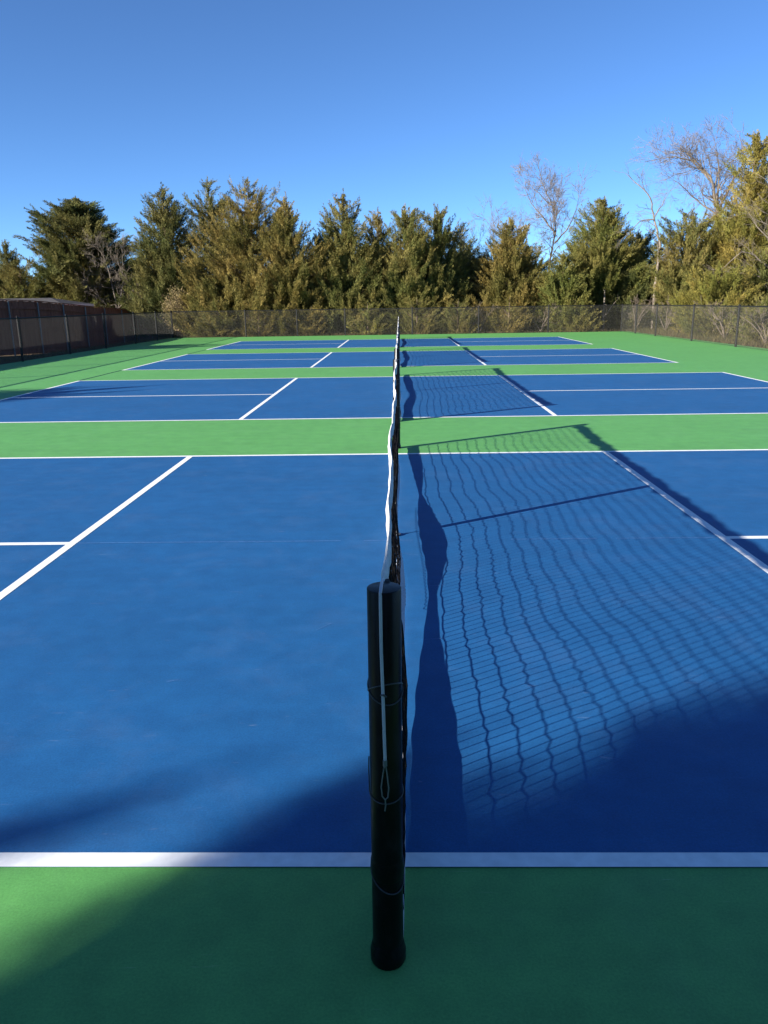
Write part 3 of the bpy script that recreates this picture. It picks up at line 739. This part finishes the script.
def leafy(x, y, h, r, mat, label, seed):
    rng = np.random.default_rng(seed); root = empty('leafy_shrub', (x, y, float(gz(x, y))), label, 'shrub')
    a = rng.uniform(0, 6.28, 14); A = np.zeros((14, 3)); A[:, :2] = rng.normal(0, .06, (14, 2))
    B = np.stack([np.cos(a)*r*.7, np.sin(a)*r*.7, rng.uniform(.6, .95, 14)*h], 1)
    v, f = prisms(A, B, .02, .006, 4); mesh_np('stem', v, f, M['bark'], root)
    n = 5200; g = unit(rng.normal(0, 1, (n, 3)))*(rng.random((n, 1))**.4)*(1+.25*np.sin(rng.uniform(0, 6.28, (n, 1))))
    o = g*np.array([r, r, h*.5]) + np.array([0, 0, h*.52]); d = unit(rng.normal(0, 1, (n, 3))); w = unit(np.cross(d, unit(rng.normal(0, 1, (n, 3)))))
    l = rng.uniform(.05, .11, (n, 1)); Vb = np.stack([o, o+d*l*.5+w*l*.28, o+d*l, o+d*l*.5-w*l*.28], 1); Vb[:, :, 2] = np.maximum(Vb[:, :, 2], .02)
    mesh_np('foliage', Vb, np.arange(n*4).reshape(-1, 4), mat, root)
leafy(-11.2, 39.3, 2.35, .72, M['tan'], 'pale tan leafy shrub at the far left corner of the chain link fence', 7)

# dry grass along the outside of the fences
def grass():
    rng = np.random.default_rng(3); n = 26000
    k = rng.random(n)
    x = np.where(k < .35, rng.uniform(-11, 17, n), np.where(k < .75, 11.05 + np.abs(rng.normal(0, 1.6, n)), -11.1 - np.abs(rng.normal(0, .9, n))))
    y = np.where(k < .35, 36.95 + np.abs(rng.normal(0, 1.5, n)), rng.uniform(3, 38, n))
    z = gz(x, y); h = rng.uniform(.08, .34, n)*np.where(k < .35, .7, np.where(k < .75, 1.0, .45)); a = rng.uniform(0, 6.28, n); w = .008
    b = np.stack([x, y, z], 1); s = np.stack([np.cos(a)*w, np.sin(a)*w, np.zeros(n)], 1); tip = b + np.stack([rng.normal(0, .35, n)*h, rng.normal(0, .35, n)*h, h], 1)
    V = np.stack([b-s, b+s, tip], 1).reshape(-1, 3)
    tag(mesh_np('dry_grass', V, None, M['tan_grass'], F3=np.arange(n*3).reshape(-1, 3)), kind='stuff')
M['tan_grass'] = foliage('dry_grass', (.14, .105, .06), (.085, .085, .035), scale=1.2)
grass()

# ------------------------------------------------------------------ camera, light, sky
F_PX, CX, CY, CH, YAW, PITCH, ROLL = 787.8638, .045, -1.8266, 1.4886, -.0229, .2596, -.0155
f = np.array([math.sin(YAW)*math.cos(PITCH), math.cos(YAW)*math.cos(PITCH), -math.sin(PITCH)])
r0 = np.array([math.cos(YAW), -math.sin(YAW), 0]); u0 = np.cross(r0, f)
rt = math.cos(ROLL)*r0 + math.sin(ROLL)*u0; up = -math.sin(ROLL)*r0 + math.cos(ROLL)*u0
from mathutils import Matrix
cam = bpy.data.cameras.new('camera'); co = bpy.data.objects.new('camera', cam); COL.objects.link(co)
co.matrix_world = Matrix(((rt[0], up[0], -f[0], CX), (rt[1], up[1], -f[1], CY), (rt[2], up[2], -f[2], CH), (0, 0, 0, 1)))
cam.sensor_fit = 'HORIZONTAL'; cam.sensor_width = 36; cam.lens = 36 * F_PX / 768
cam.clip_start = .05; cam.clip_end = 4000
scn.camera = co

EL, AZ = R_(18.4), R_(57.0)      # light travels towards azimuth AZ (from +Y towards +X)
sun = bpy.data.lights.new('sun', 'SUN'); sun.energy = 5.0; sun.angle = R_(.5); sun.color = (1.0, .94, .84)
so = bpy.data.objects.new('sun', sun); COL.objects.link(so)
ld = np.array([math.sin(AZ)*math.cos(EL), math.cos(AZ)*math.cos(EL), -math.sin(EL)])
from mathutils import Vector
so.rotation_euler = Vector(ld).to_track_quat('-Z', 'Y').to_euler()
so.location = (-40, -30, 30)
w = bpy.data.worlds.new('World'); scn.world = w; w.use_nodes = True
nt = w.node_tree; bg = nt.nodes['Background']
sky = nt.nodes.new('ShaderNodeTexSky'); sky.sky_type = 'NISHITA'; sky.sun_disc = False
sky.sun_elevation = EL; sky.sun_rotation = AZ + math.pi
sky.altitude = 500; sky.air_density = .58; sky.dust_density = 0; sky.ozone_density = 5.5
nt.links.new(mixc(nt, 1.0, sky.outputs[0], (.95, 1.03, 1.05), 'MULTIPLY'), bg.inputs['Color']); bg.inputs['Strength'].default_value = .075
scn.view_settings.view_transform = 'Standard'; scn.view_settings.look = 'None'
scn.view_settings.exposure = 1.45; scn.view_settings.gamma = 1
scn.render.resolution_x = 768; scn.render.resolution_y = 1024
